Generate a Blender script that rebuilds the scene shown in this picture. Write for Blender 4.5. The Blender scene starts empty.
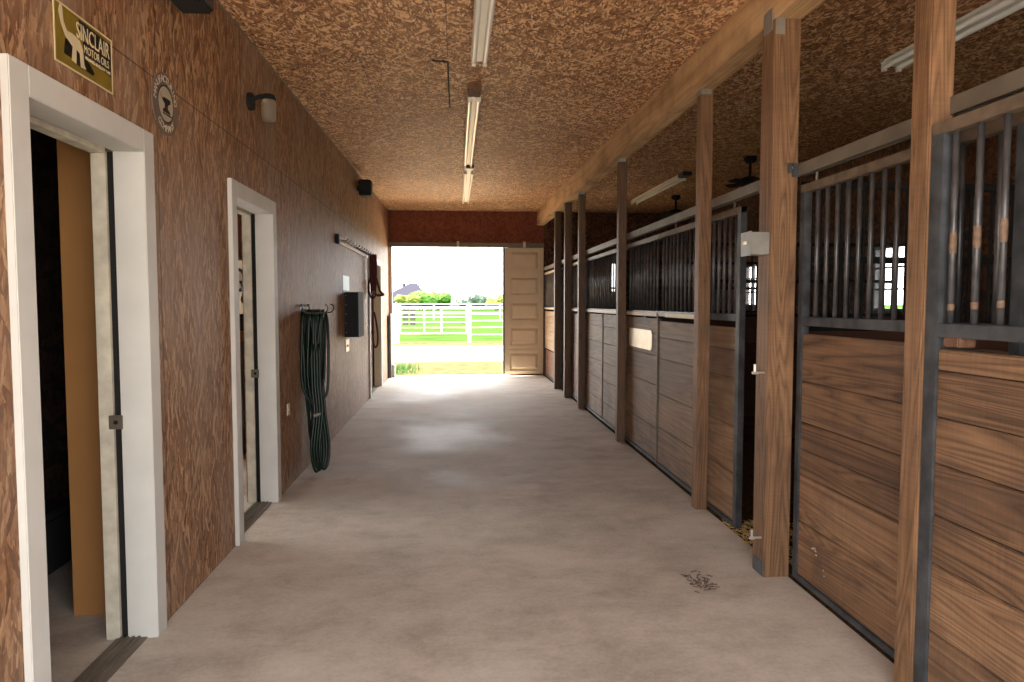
import bpy, bmesh, math, random
from mathutils import Vector, Matrix
random.seed(7)
S = bpy.context.scene
COL = S.collection
PI = math.pi

# ------------------------------------------------------------------ materials
def new_mat(name):
    m = bpy.data.materials.new(name); m.use_nodes = True
    nt = m.node_tree; b = nt.nodes['Principled BSDF']
    return m, nt, b

def lin(c):
    return tuple(((v/12.92) if v <= 0.04045 else ((v+0.055)/1.055)**2.4) for v in c)

def plain(name, rgb, rough=0.6, metal=0.0, noise=0.0, nscale=8.0, bump=0.0):
    """one colour (sRGB 0..1) with gentle mottling"""
    m, nt, b = new_mat(name)
    c = lin(rgb)
    b.inputs['Roughness'].default_value = rough
    b.inputs['Metallic'].default_value = metal
    if noise > 0:
        g = nt.nodes.new('ShaderNodeNewGeometry')
        n = nt.nodes.new('ShaderNodeTexNoise'); n.inputs['Scale'].default_value = nscale
        n.inputs['Detail'].default_value = 6
        nt.links.new(g.outputs['Position'], n.inputs['Vector'])
        r = nt.nodes.new('ShaderNodeValToRGB')
        r.color_ramp.elements[0].position = 0.3; r.color_ramp.elements[1].position = 0.7
        r.color_ramp.elements[0].color = (*[v*(1-noise) for v in c], 1)
        r.color_ramp.elements[1].color = (*[min(1, v*(1+noise)) for v in c], 1)
        nt.links.new(n.outputs['Fac'], r.inputs['Fac'])
        nt.links.new(r.outputs['Color'], b.inputs['Base Color'])
        if bump:
            bp = nt.nodes.new('ShaderNodeBump'); bp.inputs['Strength'].default_value = bump
            bp.inputs['Distance'].default_value = 0.01
            nt.links.new(n.outputs['Fac'], bp.inputs['Height'])
            nt.links.new(bp.outputs['Normal'], b.inputs['Normal'])
    else:
        b.inputs['Base Color'].default_value = (*c, 1)
    return m

class NT:
    def __init__(s, nt): s.nt = nt
    def node(s, t, **kw):
        n = s.nt.nodes.new(t)
        for k, v in kw.items(): setattr(n, k, v)
        return n
    def set(s, sock, v):
        if hasattr(v, 'is_linked') or isinstance(v, bpy.types.NodeSocket): s.nt.links.new(v, sock)
        else: sock.default_value = v
    def math(s, op, a, b=None, c=None):
        n = s.node('ShaderNodeMath', operation=op)
        s.set(n.inputs[0], a)
        if b is not None: s.set(n.inputs[1], b)
        if c is not None: s.set(n.inputs[2], c)
        return n.outputs[0]
    def mix(s, f, a, b):
        n = s.node('ShaderNodeMix', data_type='RGBA')
        s.set(n.inputs[0], f); s.set(n.inputs[6], a); s.set(n.inputs[7], b)
        return n.outputs[2]
    def comb(s, x, y, z=0.0):
        n = s.node('ShaderNodeCombineXYZ')
        s.set(n.inputs[0], x); s.set(n.inputs[1], y); s.set(n.inputs[2], z)
        return n.outputs[0]
    def ramp(s, f, stops):
        r = s.node('ShaderNodeValToRGB'); cr = r.color_ramp
        while len(cr.elements) < len(stops): cr.elements.new(0.5)
        for e, (p, c) in zip(cr.elements, stops):
            e.position = p; e.color = (*lin(c), 1) if len(c) == 3 else c
        s.set(r.inputs[0], f)
        return r.outputs[0]
    def noise(s, v, scale, detail=4, rough=0.5, dist=0.0):
        n = s.node('ShaderNodeTexNoise')
        n.inputs['Scale'].default_value = scale; n.inputs['Detail'].default_value = detail
        n.inputs['Roughness'].default_value = rough; n.inputs['Distortion'].default_value = dist
        s.set(n.inputs['Vector'], v)
        return n.outputs[0]

def osb(name, axes, stops, strand=(0.02, 0.075), base_rot=0.0, spread=0.9, seam=None, bump=0.25, rough=0.75, tint=None, tint_amt=0.4):
    """oriented strand board: three layers of long flakes laid over one another; seam=(sheet_u, sheet_v, off_u, off_v, stagger)"""
    m, nt, b = new_mat(name); N = NT(nt)
    g = N.node('ShaderNodeNewGeometry'); sp = N.node('ShaderNodeSeparateXYZ')
    nt.links.new(g.outputs['Position'], sp.inputs[0])
    u, v = sp.outputs[axes[0]], sp.outputs[axes[1]]
    uv0 = N.comb(u, v)
    w = N.node('ShaderNodeTexNoise', noise_dimensions='2D'); w.inputs['Scale'].default_value = 9.0
    w.inputs['Detail'].default_value = 2
    nt.links.new(uv0, w.inputs['Vector'])
    off = N.node('ShaderNodeVectorMath', operation='MULTIPLY_ADD')
    nt.links.new(w.outputs['Color'], off.inputs[0]); off.inputs[1].default_value = (0.006, 0.006, 0)
    nt.links.new(uv0, off.inputs[2])
    col = None; hgt = None; val = None
    for k in range(4):
        rot = base_rot + spread*(-0.75+0.5*k) + (0.17 if k % 2 else -0.1)
        mp = N.node('ShaderNodeMapping', vector_type='POINT')
        nt.links.new(off.outputs[0], mp.inputs['Vector'])
        mp.inputs['Rotation'].default_value = (0, 0, rot)
        mp.inputs['Location'].default_value = (3.7*k, 1.9*k, 0)
        sc = N.node('ShaderNodeVectorMath', operation='MULTIPLY')
        nt.links.new(mp.outputs[0], sc.inputs[0])
        f = 1.0 + 0.35*((k*7) % 3 - 1)
        sc.inputs[1].default_value = (f/strand[0], f/strand[1], 1)
        vo = N.node('ShaderNodeTexVoronoi', voronoi_dimensions='2D', feature='F1'); vo.inputs['Scale'].default_value = 1.0
        nt.links.new(sc.outputs[0], vo.inputs['Vector'])
        s3 = N.node('ShaderNodeSeparateColor'); nt.links.new(vo.outputs['Color'], s3.inputs[0])
        r_, h_ = s3.outputs[0], s3.outputs[1]
        if val is None: val, hgt = r_, h_
        else:
            gt = N.math('GREATER_THAN', h_, hgt)
            mv = N.node('ShaderNodeMix', data_type='FLOAT'); N.set(mv.inputs[0], gt); N.set(mv.inputs[2], val); N.set(mv.inputs[3], r_)
            val = mv.outputs[0]
            hgt = N.math('MAXIMUM', h_, hgt)
    fine = N.noise(N.comb(N.math('MULTIPLY', u, 1.0), v), 60, 3)
    f = N.math('ADD', N.math('MULTIPLY', val, 0.72), N.math('MULTIPLY', fine, 0.32))
    big = N.noise(uv0, 0.9, 3)
    f = N.math('ADD', f, N.math('MULTIPLY', N.math('SUBTRACT', big, 0.5), 0.35))
    c = N.ramp(f, stops)
    if tint:
        tn = N.noise(N.comb(N.math('MULTIPLY', u, 2.2), N.math('MULTIPLY', v, 0.7)), 1.3, 4)
        c = N.mix(N.math('MULTIPLY', N.ramp(tn, [(0.42, (0, 0, 0)), (0.66, (1, 1, 1))]), tint_amt), c, (*lin(tint), 1))
    hb = N.math('ADD', hgt, N.math('MULTIPLY', fine, 0.3))
    if seam:
        su, sv, ou, ov, stag = seam
        br = N.node('ShaderNodeTexBrick'); br.offset = stag; br.squash = 1.0
        N.set(br.inputs['Vector'], N.comb(N.math('ADD', u, ou), N.math('ADD', v, ov)))
        br.inputs['Scale'].default_value = 1.0
        br.inputs['Mortar Size'].default_value = 0.0035; br.inputs['Mortar Smooth'].default_value = 0.0
        br.inputs['Brick Width'].default_value = su; br.inputs['Row Height'].default_value = sv
        br.inputs['Color1'].default_value = (0, 0, 0, 1); br.inputs['Color2'].default_value = (0, 0, 0, 1)
        br.inputs['Mortar'].default_value = (1, 1, 1, 1)
        c = N.mix(N.math('MULTIPLY', br.outputs['Fac'], 0.65), c, (0.012, 0.007, 0.004, 1))
    nt.links.new(c, b.inputs['Base Color'])
    b.inputs['Roughness'].default_value = rough; b.inputs['Specular IOR Level'].default_value = 0.36
    bp = N.node('ShaderNodeBump'); bp.inputs['Strength'].default_value = bump; bp.inputs['Distance'].default_value = 0.004
    nt.links.new(hb, bp.inputs['Height']); nt.links.new(bp.outputs['Normal'], b.inputs['Normal'])
    return m

def wood(name, stops, axis=2, rings=9.0, freq=1.0, rough=0.6, bump=0.3, stain=None, stain_amt=0.5, seed=0.0, island=True):
    """sawn timber: cathedral grain along AXIS, each loose plank of a mesh cut from another place of the log"""
    m, nt, b = new_mat(name); N = NT(nt)
    g = N.node('ShaderNodeNewGeometry')
    sp = N.node('ShaderNodeSeparateXYZ'); nt.links.new(g.outputs['Position'], sp.inputs[0])
    comps = []
    rnd = g.outputs['Random Per Island']
    for i in range(3):
        k = (0.28 if i == axis else 5.2)*freq
        v = N.math('MULTIPLY', sp.outputs[i], k)
        if island: v = N.math('ADD', v, N.math('MULTIPLY', rnd, 31.7+11*i))
        comps.append(N.math('ADD', v, seed))
    vec = N.comb(*comps)
    n1 = N.noise(vec, 1.0, 2, 0.45, 0.6)
    ring = N.math('PINGPONG', N.math('MULTIPLY', n1, rings*2), 1.0)
    fc = []
    for i in range(3):
        v = N.math('MULTIPLY', sp.outputs[i], 2.5 if i == axis else 90.0)
        if island: v = N.math('ADD', v, N.math('MULTIPLY', rnd, 17.0))
        fc.append(v)
    fine = N.noise(N.comb(*fc), 1.0, 5, 0.6)
    big = N.noise(N.comb(*[N.math('ADD', N.math('MULTIPLY', sp.outputs[i], 0.8 if i == axis else 2.5), seed) for i in range(3)]), 1.0, 4)
    f = N.math('ADD', N.math('MULTIPLY', N.math('POWER', ring, 0.45), 0.24), N.math('MULTIPLY', fine, 0.36))
    saw = N.noise(N.comb(*[N.math('MULTIPLY', sp.outputs[i], 130.0 if i == axis else 5.0) for i in range(3)]), 1.0, 3, 0.6)
    f = N.math('ADD', N.math('ADD', f, N.math('MULTIPLY', saw, 0.12)), N.math('MULTIPLY', big, 0.30))
    f = N.math('SUBTRACT', f, 0.03)
    if island: f = N.math('ADD', f, N.math('MULTIPLY', N.math('SUBTRACT', rnd, 0.5), 0.24))
    c = N.ramp(f, stops)
    if stain:
        sn = N.noise(g.outputs['Position'], 2.6, 6, 0.62)
        c = N.mix(N.math('MULTIPLY', N.ramp(sn, [(0.5, (0, 0, 0)), (0.68, (1, 1, 1))]), stain_amt), c, (*lin(stain), 1))
    nt.links.new(c, b.inputs['Base Color'])
    b.inputs['Roughness'].default_value = rough
    bp = N.node('ShaderNodeBump'); bp.inputs['Strength'].default_value = bump; bp.inputs['Distance'].default_value = 0.003
    nt.links.new(f, bp.inputs['Height']); nt.links.new(bp.outputs['Normal'], b.inputs['Normal'])
    return m

def concrete(name):
    m, nt, b = new_mat(name); N = NT(nt)
    g = N.node('ShaderNodeNewGeometry'); P = g.outputs['Position']
    sp = N.node('ShaderNodeSeparateXYZ'); nt.links.new(P, sp.inputs[0])
    a = N.noise(P, 0.75, 6, 0.6, 0.4)
    d = N.noise(N.comb(N.math('MULTIPLY', sp.outputs[0], 2.2), N.math('MULTIPLY', sp.outputs[1], 3.0)), 1.0, 9, 0.72, 0.15)
    e = N.noise(P, 45, 5, 0.75)
    f = N.math('ADD', N.math('ADD', N.math('MULTIPLY', a, 0.42), N.math('MULTIPLY', d, 0.5)), N.math('MULTIPLY', e, 0.22))
    c = N.ramp(f, [(0.40, (0.565, 0.515, 0.465)), (0.52, (0.675, 0.63, 0.58)), (0.60, (0.735, 0.695, 0.645)), (0.74, (0.81, 0.775, 0.73))])
    st = N.noise(P, 1.7, 8, 0.7, 0.8)
    c = N.mix(N.math('MULTIPLY', N.ramp(st, [(0.58, (0, 0, 0)), (0.72, (1, 1, 1))]), 0.30), c, (*lin((0.45, 0.39, 0.35)), 1))
    nt.links.new(c, b.inputs['Base Color'])
    nt.links.new(N.ramp(a, [(0.35, (0.82, 0.82, 0.82)), (0.65, (0.95, 0.95, 0.95))]), b.inputs['Roughness'])
    b.inputs['Specular IOR Level'].default_value = 0.3
    bp = N.node('ShaderNodeBump'); bp.inputs['Strength'].default_value = 0.12; bp.inputs['Distance'].default_value = 0.004
    nt.links.new(f, bp.inputs['Height']); nt.links.new(bp.outputs['Normal'], b.inputs['Normal'])
    return m

OSB_STOPS = [(0.12, (0.25, 0.15, 0.09)), (0.38, (0.46, 0.31, 0.20)), (0.62, (0.60, 0.43, 0.29)), (0.95, (0.78, 0.61, 0.45))]
M_wall = osb('osb_wall', (1, 2), [(0.05, (0.33, 0.205, 0.13)), (0.35, (0.475, 0.33, 0.225)), (0.62, (0.565, 0.41, 0.29)), (0.98, (0.75, 0.61, 0.47))],
             strand=(0.013, 0.075), base_rot=0.0, spread=0.36, seam=(1.22, 2.44, 0.46, 0.0, 0.0), tint=(0.60, 0.515, 0.445), tint_amt=0.5, rough=0.62, bump=0.5)
M_ceil = osb('osb_ceiling', (0, 1), [(0.10, (0.40, 0.25, 0.155)), (0.40, (0.585, 0.405, 0.265)), (0.58, (0.70, 0.51, 0.35)), (0.72, (0.87, 0.695, 0.52)), (0.95, (0.95, 0.82, 0.66))],
             strand=(0.013, 0.044), base_rot=0.0, spread=0.9, seam=(1.22, 2.44, 0.05, 0.04, 0.5), rough=0.68, bump=0.4)
M_head = osb('osb_header', (0, 2), [(0.05, (0.38, 0.18, 0.11)), (0.45, (0.45, 0.23, 0.145)), (1.0, (0.53, 0.30, 0.20))], spread=1.2)
M_stallosb = osb('osb_stall_back_shaded', (1, 2), [(0.10, (0.15, 0.085, 0.05)), (0.45, (0.29, 0.18, 0.115)), (0.98, (0.46, 0.31, 0.21))], spread=1.2, seam=(1.22, 2.44, 0.3, 0.0, 0.0))  # darkened copy of the board, stall shade put into the colour
M_endosb = osb('osb_stall_end_shaded', (0, 2), [(0.10, (0.15, 0.085, 0.05)), (0.45, (0.29, 0.18, 0.115)), (0.98, (0.46, 0.31, 0.21))], spread=1.2)  # same darkened board colours, shade included, for the end walls
M_store = osb('osb_store_room_shaded', (0, 2), [(0.10, (0.06, 0.035, 0.025)), (0.45, (0.13, 0.08, 0.055)), (0.98, (0.24, 0.16, 0.11))], spread=1.2)  # board colour taken almost to black for the unlit store room
M_floor = concrete('concrete_floor')
M_white = plain('white_paint', (0.765, 0.755, 0.73), 0.6, 0, 0.06, 5)
M_edge = plain('worn_white_paint', (0.76, 0.73, 0.66), 0.6, 0, 0.22, 12)
M_beige = plain('beige_paint', (0.79, 0.715, 0.60), 0.55, 0, 0.05, 6)
M_dark = plain('dark_gap', (0.06, 0.05, 0.045), 0.9)
M_black = plain('black_plastic', (0.04, 0.04, 0.045), 0.85)
M_blackmetal = plain('black_enamel_steel', (0.16, 0.165, 0.18), 0.42, 0.0, 0.2, 4)
M_steel = plain('blue_grey_steel', (0.27, 0.28, 0.295), 0.5, 0.25, 0.55, 11, 0.1)
M_bar = plain('bar_steel', (0.33, 0.325, 0.33), 0.38, 0.45, 0.4, 14)
M_rail = plain('dusty_rail', (0.40, 0.34, 0.28), 0.7, 0.15, 0.3, 18)
M_rust = plain('rusty_steel', (0.42, 0.30, 0.22), 0.8, 0.1, 0.45, 25)
M_track = plain('galvanised_track', (0.44, 0.405, 0.355), 0.6, 0.3, 0.2, 6)
M_galv = plain('galvanised_bracket', (0.62, 0.61, 0.58), 0.45, 0.6, 0.15, 12)
M_fix = plain('fixture_enamel', (0.84, 0.83, 0.79), 0.45)
M_tube = plain('fluorescent_tube', (0.92, 0.92, 0.90), 0.25)
M_latch = plain('zinc_latch', (0.72, 0.70, 0.66), 0.35, 0.6)
M_brass = plain('dull_latch_plate', (0.45, 0.41, 0.36), 0.45, 0.6)
M_tan = plain('tan_hardboard', (0.66, 0.47, 0.27), 0.6, 0, 0.12, 1.6)
M_cream = plain('cream_wall', (0.88, 0.83, 0.71), 0.7)
M_hose = plain('green_rubber', (0.035, 0.115, 0.075), 0.42, 0, 0.35, 20)
M_red = plain('maroon_webbing', (0.30, 0.10, 0.095), 0.8)
M_leather = plain('brown_leather', (0.20, 0.09, 0.06), 0.5)
M_ivory = plain('ivory_plastic', (0.84, 0.80, 0.70), 0.4)
M_paper = plain('pale_blue_card', (0.80, 0.86, 0.87), 0.5)
M_plaque = plain('brushed_plate', (0.82, 0.80, 0.76), 0.4, 0.35, 0.12, 10)
M_rub = plain('bare_worn_metal', (0.43, 0.34, 0.27), 0.7, 0, 0.3, 60)
M_mat = plain('rubber_mat', (0.16, 0.16, 0.165), 0.8)
M_bed = plain('stall_bedding', (0.30, 0.23, 0.16), 0.95, 0, 0.5, 38, 0.8)
M_straw = plain('straw', (0.74, 0.62, 0.42), 0.9, 0, 0.3, 60)

PL = [(0.28, (0.26, 0.185, 0.13)), (0.44, (0.41, 0.30, 0.21)), (0.58, (0.52, 0.39, 0.28)), (0.78, (0.68, 0.54, 0.405))]
M_plank = wood('stall_planks', PL, axis=1, rings=22, rough=0.6, stain=(0.27, 0.20, 0.17), stain_amt=0.55)
M_plank_far = wood('stall_planks_grey', [(0.22, (0.28, 0.20, 0.14)), (0.45, (0.43, 0.32, 0.225)), (0.62, (0.53, 0.41, 0.295)), (0.85, (0.66, 0.54, 0.41))],
                   axis=1, rings=14, rough=0.65, stain=(0.30, 0.22, 0.17), stain_amt=0.5, seed=4.0)
M_plank_pale = wood('fresh_planks', [(0.22, (0.56, 0.43, 0.30)), (0.5, (0.70, 0.57, 0.43)), (0.85, (0.82, 0.71, 0.57))], axis=1, rings=6)
M_plank_red = wood('brown_planks', [(0.22, (0.27, 0.16, 0.10)), (0.5, (0.42, 0.27, 0.18)), (0.85, (0.52, 0.36, 0.25))], axis=1, rings=6, seed=2.0)
M_partition = wood('partition_planks', [(0.22, (0.16, 0.09, 0.055)), (0.5, (0.27, 0.16, 0.10)), (0.85, (0.36, 0.23, 0.15))], axis=0, rings=6, seed=8.0)
M_post = wood('post_timber', [(0.28, (0.25, 0.17, 0.11)), (0.45, (0.39, 0.28, 0.185)), (0.60, (0.50, 0.365, 0.25)), (0.80, (0.64, 0.49, 0.35))],
              axis=2, rings=20, freq=1.3, stain=(0.27, 0.18, 0.12), stain_amt=0.35)
M_post_dark = wood('post_timber_dark', [(0.22, (0.20, 0.13, 0.08)), (0.5, (0.325, 0.225, 0.145)), (0.85, (0.47, 0.34, 0.23))], axis=2, rings=18, freq=1.3, seed=5.0)
M_beam = wood('beam_timber', [(0.25, (0.55, 0.42, 0.29)), (0.45, (0.73, 0.585, 0.42)), (0.62, (0.81, 0.67, 0.50)), (0.85, (0.88, 0.76, 0.60))],
              axis=1, rings=7, freq=0.8, stain=(0.40, 0.29, 0.19), stain_amt=0.45, island=False)
M_cabwood = wood('brown_cabinet_wood', [(0.22, (0.30, 0.15, 0.08)), (0.8, (0.50, 0.28, 0.16))], axis=2, rings=5)
M_counter = wood('counter_wood', [(0.22, (0.50, 0.30, 0.17)), (0.8, (0.68, 0.44, 0.28))], axis=0, rings=5)

M_grass = plain('meadow_grass', (0.155, 0.225, 0.09), 0.9, 0, 0.22, 0.6)
M_gravel = plain('tan_gravel', (0.80, 0.68, 0.54), 0.9, 0, 0.10, 2.0)
M_dry = plain('dry_grass_verge', (0.25, 0.228, 0.155), 0.9, 0, 0.28, 3.5)
M_fence = plain('white_fence_paint', (0.93, 0.93, 0.92), 0.5)
M_roof = plain('slate_roof', (0.185, 0.18, 0.215), 0.8)
M_house = plain('white_house_wall', (0.82, 0.81, 0.80), 0.8)
M_leaf1 = plain('spring_leaves', (0.29, 0.43, 0.19), 0.9, 0, 0.35, 0.9)
M_leaf2 = plain('grey_green_leaves', (0.34, 0.40, 0.35), 0.9, 0, 0.3, 0.9)
M_leaf3 = plain('yellow_green_leaves', (0.37, 0.42, 0.20), 0.9, 0, 0.3, 0.9)
M_bark = plain('bark', (0.28, 0.22, 0.17), 0.9)
M_glassgrey = plain('window_glass_dark', (0.25, 0.27, 0.30), 0.15)

m, nt, b = new_mat('jar_glass')
b.inputs['Base Color'].default_value = (0.42, 0.37, 0.30, 1); b.inputs['Roughness'].default_value = 0.3
b.inputs['Transmission Weight'].default_value = 0.75; b.inputs['IOR'].default_value = 1.3
M_jar = m
m, nt, b = new_mat('window_glass')
b.inputs['Base Color'].default_value = (0.97, 0.98, 0.98, 1); b.inputs['Roughness'].default_value = 0.0
b.inputs['Transmission Weight'].default_value = 1.0; b.inputs['IOR'].default_value = 1.02
M_glass = m

for m_ in (M_grass, M_gravel, M_dry, M_roof, M_house, M_leaf1, M_leaf2, M_leaf3, M_bed, M_straw):
    m_.node_tree.nodes['Principled BSDF'].inputs['Specular IOR Level'].default_value = 0.0     # matt outdoor ground and leaves

# ------------------------------------------------------------------ builders
class MB:
    def __init__(s): s.bm = bmesh.new()
    def box(s, x0, x1, y0, y1, z0, z1, bev=0.0):
        x0, x1 = min(x0, x1), max(x0, x1); y0, y1 = min(y0, y1), max(y0, y1); z0, z1 = min(z0, z1), max(z0, z1)
        t = bmesh.new()
        vs = [t.verts.new((x, y, z)) for x in (x0, x1) for y in (y0, y1) for z in (z0, z1)]
        for f in ((0, 1, 3, 2), (4, 6, 7, 5), (0, 4, 5, 1), (2, 3, 7, 6), (0, 2, 6, 4), (1, 5, 7, 3)):
            t.faces.new([vs[i] for i in f])
        if bev: bmesh.ops.bevel(t, geom=t.edges[:], offset=bev, segments=2, affect='EDGES', clamp_overlap=True)
        s._merge(t); return s
    def hexa(s, pts, bev=0.0):
        """eight corners: bottom four then top four, both counter-clockwise"""
        t = bmesh.new(); v = [t.verts.new(p) for p in pts]
        for f in ((3, 2, 1, 0), (4, 5, 6, 7), (0, 1, 5, 4), (1, 2, 6, 5), (2, 3, 7, 6), (3, 0, 4, 7)):
            t.faces.new([v[i] for i in f])
        bmesh.ops.recalc_face_normals(t, faces=t.faces[:])
        if bev: bmesh.ops.bevel(t, geom=t.edges[:], offset=bev, segments=2, affect='EDGES', clamp_overlap=True)
        s._merge(t); return s
    def prism(s, pts, d):
        """polygon PTS swept by vector D"""
        t = bmesh.new(); d = Vector(d)
        a = [t.verts.new(p) for p in pts]; c = [t.verts.new(Vector(p)+d) for p in pts]
        t.faces.new(a); t.faces.new(c[::-1])
        n = len(pts)
        for i in range(n): t.faces.new((a[i], c[i], c[(i+1) % n], a[(i+1) % n]))
        bmesh.ops.recalc_face_normals(t, faces=t.faces[:])
        s._merge(t); return s
    def cyl(s, p0, p1, r, r1=None, seg=16):
        p0, p1 = Vector(p0), Vector(p1); d = p1-p0
        t = bmesh.new()
        bmesh.ops.create_cone(t, cap_ends=True, segments=seg, radius1=r, radius2=r if r1 is None else r1, depth=d.length)
        M = Matrix.Translation((p0+p1)/2) @ d.to_track_quat('Z', 'Y').to_matrix().to_4x4()
        bmesh.ops.transform(t, matrix=M, verts=t.verts[:])
        s._merge(t); return s
    def lathe(s, c, prof, seg=24):
        t = bmesh.new(); rings = []
        for (r, z) in prof:
            rings.append([t.verts.new((c[0]+r*math.cos(2*PI*i/seg), c[1]+r*math.sin(2*PI*i/seg), c[2]+z)) for i in range(seg)])
        for a, b_ in zip(rings, rings[1:]):
            for i in range(seg): t.faces.new((a[i], a[(i+1) % seg], b_[(i+1) % seg], b_[i]))
        t.faces.new(rings[0][::-1]); t.faces.new(rings[-1])
        s._merge(t); return s
    def tube(s, pts, r, seg=8, closed=False, smooth=3):
        P = [Vector(p) for p in pts]
        if smooth:
            Q = []; n = len(P)
            rng = range(n) if closed else range(n-1)
            for i in rng:
                p0 = P[(i-1) % n] if (closed or i > 0) else P[0]
                p1 = P[i]; p2 = P[(i+1) % n]
                p3 = P[(i+2) % n] if (closed or i+2 < n) else P[-1]
                for k in range(smooth):
                    u = k/smooth
                    Q.append(0.5*((2*p1)+(-p0+p2)*u+(2*p0-5*p1+4*p2-p3)*u*u+(-p0+3*p1-3*p2+p3)*u**3))
            if not closed: Q.append(P[-1])
            P = Q
        t = bmesh.new(); rings = []; n = len(P); up = None
        for i in range(n):
            a = P[(i-1) % n] if (closed or i > 0) else P[i]
            c = P[(i+1) % n] if (closed or i < n-1) else P[i]
            d = (c-a).normalized() if (c-a).length > 1e-9 else Vector((0, 0, 1))
            if up is None:
                up = d.orthogonal().normalized()
            else:
                up = (up - d*up.dot(d))
                up = up.normalized() if up.length > 1e-6 else d.orthogonal().normalized()
            q = d.cross(up)
            rings.append([t.verts.new(P[i]+up*r*math.cos(2*PI*k/seg)+q*r*math.sin(2*PI*k/seg)) for k in range(seg)])
        for i in range(n if closed else n-1):
            a, c = rings[i], rings[(i+1) % n]
            for k in range(seg): t.faces.new((a[k], a[(k+1) % seg], c[(k+1) % seg], c[k]))
        if not closed:
            t.faces.new(rings[0][::-1]); t.faces.new(rings[-1])
        bmesh.ops.recalc_face_normals(t, faces=t.faces[:])
        s._merge(t); return s
    def _merge(s, t):
        me = bpy.data.meshes.new('tmp'); t.to_mesh(me); t.free()
        s.bm.from_mesh(me); bpy.data.meshes.remove(me)
    def build(s, name, mat, parent=None, origin=None, smooth=False):
        o3 = Vector(origin) if origin is not None else (parent_world(parent) if parent else Vector((0, 0, 0)))
        for v in s.bm.verts: v.co -= o3
        me = bpy.data.meshes.new(name); s.bm.to_mesh(me); s.bm.free()
        me.materials.append(mat)
        if smooth:
            for p in me.polygons: p.use_smooth = True
        o = bpy.data.objects.new(name, me); COL.objects.link(o)
        if parent:
            o.parent = parent; o.location = o3 - parent_world(parent)
        else: o.location = o3
        return o

def parent_world(p):
    v = Vector((0, 0, 0))
    while p is not None: v = v + p.location; p = p.parent
    return v

def tag(o, label=None, cat=None, group=None, kind=None):
    if label: o['label'] = label
    if cat: o['category'] = cat
    if group: o['group'] = group
    if kind: o['kind'] = kind
    return o

def thing(name, loc, label, cat, group=None):
    o = bpy.data.objects.new(name, None); COL.objects.link(o)
    o.location = loc; o.empty_display_size = 0.1
    return tag(o, label, cat, group)

def struct(o, label, cat):
    return tag(o, label, cat, None, 'structure')

def text_mesh(name, body, size, mat, parent, M, depth=0.0015, align='CENTER', sx=1.0, label=None, sp=1.0):
    cu = bpy.data.curves.new(name, 'FONT'); cu.body = body; cu.size = size; cu.extrude = depth
    cu.align_x = align; cu.align_y = 'CENTER'; cu.space_character = sp; cu.resolution_u = 3; cu.offset = 0.0
    t = bpy.data.objects.new('tmp', cu); COL.objects.link(t)
    dg = bpy.context.evaluated_depsgraph_get(); dg.update()
    me = bpy.data.meshes.new_from_object(t.evaluated_get(dg))
    bpy.data.objects.remove(t); bpy.data.curves.remove(cu)
    me.name = name
    me.transform(M @ Matrix.Diagonal((sx, 1, 1, 1)))
    me.transform(Matrix.Translation(-parent_world(parent)))
    me.materials.clear(); me.materials.append(mat)
    o = bpy.data.objects.new(name, me); COL.objects.link(o); o.parent = parent
    if label: o['label'] = label
    return o

def zc(y): return 3.08 + 0.0135*y          # ceiling underside
def zb(y): return 2.853 + 0.0105*y         # beam underside
WL = -1.32                                  # aisle face of the panelled wall
FARY = 13.66; NEARY = -0.1; BACKX = 4.72; SX = 1.76

# ------------------------------------------------------------------ camera
f, h = 683.0, 1.45
th = math.atan(38/f); ps = math.atan(56*math.cos(th)/f)
F = Vector((math.sin(ps)*math.cos(th), math.cos(ps)*math.cos(th), -math.sin(th)))
R = Vector((math.cos(ps), -math.sin(ps), 0)); U = R.cross(F)
cam = bpy.data.cameras.new('camera'); co = bpy.data.objects.new('camera', cam); COL.objects.link(co)
cam.sensor_width = 36.0; cam.lens = f/1024*36; cam.clip_start = 0.05; cam.clip_end = 2000
co.matrix_world = Matrix(((R.x, U.x, -F.x, 0), (R.y, U.y, -F.y, 0), (R.z, U.z, -F.z, h), (0, 0, 0, 1)))
S.camera = co

# ------------------------------------------------------------------ setting
struct(MB().box(-4.5, SX-0.01, NEARY-0.1, FARY+0.12, -0.15, 0).build('floor', M_floor), 'bare grey concrete floor of the barn aisle', 'floor')
struct(MB().box(SX-0.01, BACKX+0.1, NEARY, FARY+0.12, -0.15, -0.005).build('floor_stall', M_bed), 'bedding covered floor of the horse stalls', 'floor')
mb = MB(); y0, y1 = NEARY-0.1, FARY+0.2
mb.hexa([(-4.5, y0, zc(y0)), (BACKX+0.15, y0, zc(y0)), (BACKX+0.15, y1, zc(y1)), (-4.5, y1, zc(y1)),
         (-4.5, y0, zc(y0)+0.2), (BACKX+0.15, y0, zc(y0)+0.2), (BACKX+0.15, y1, zc(y1)+0.2), (-4.5, y1, zc(y1)+0.2)])
struct(mb.build('ceiling', M_ceil), 'strand board ceiling over the aisle and stalls', 'ceiling')

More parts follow.
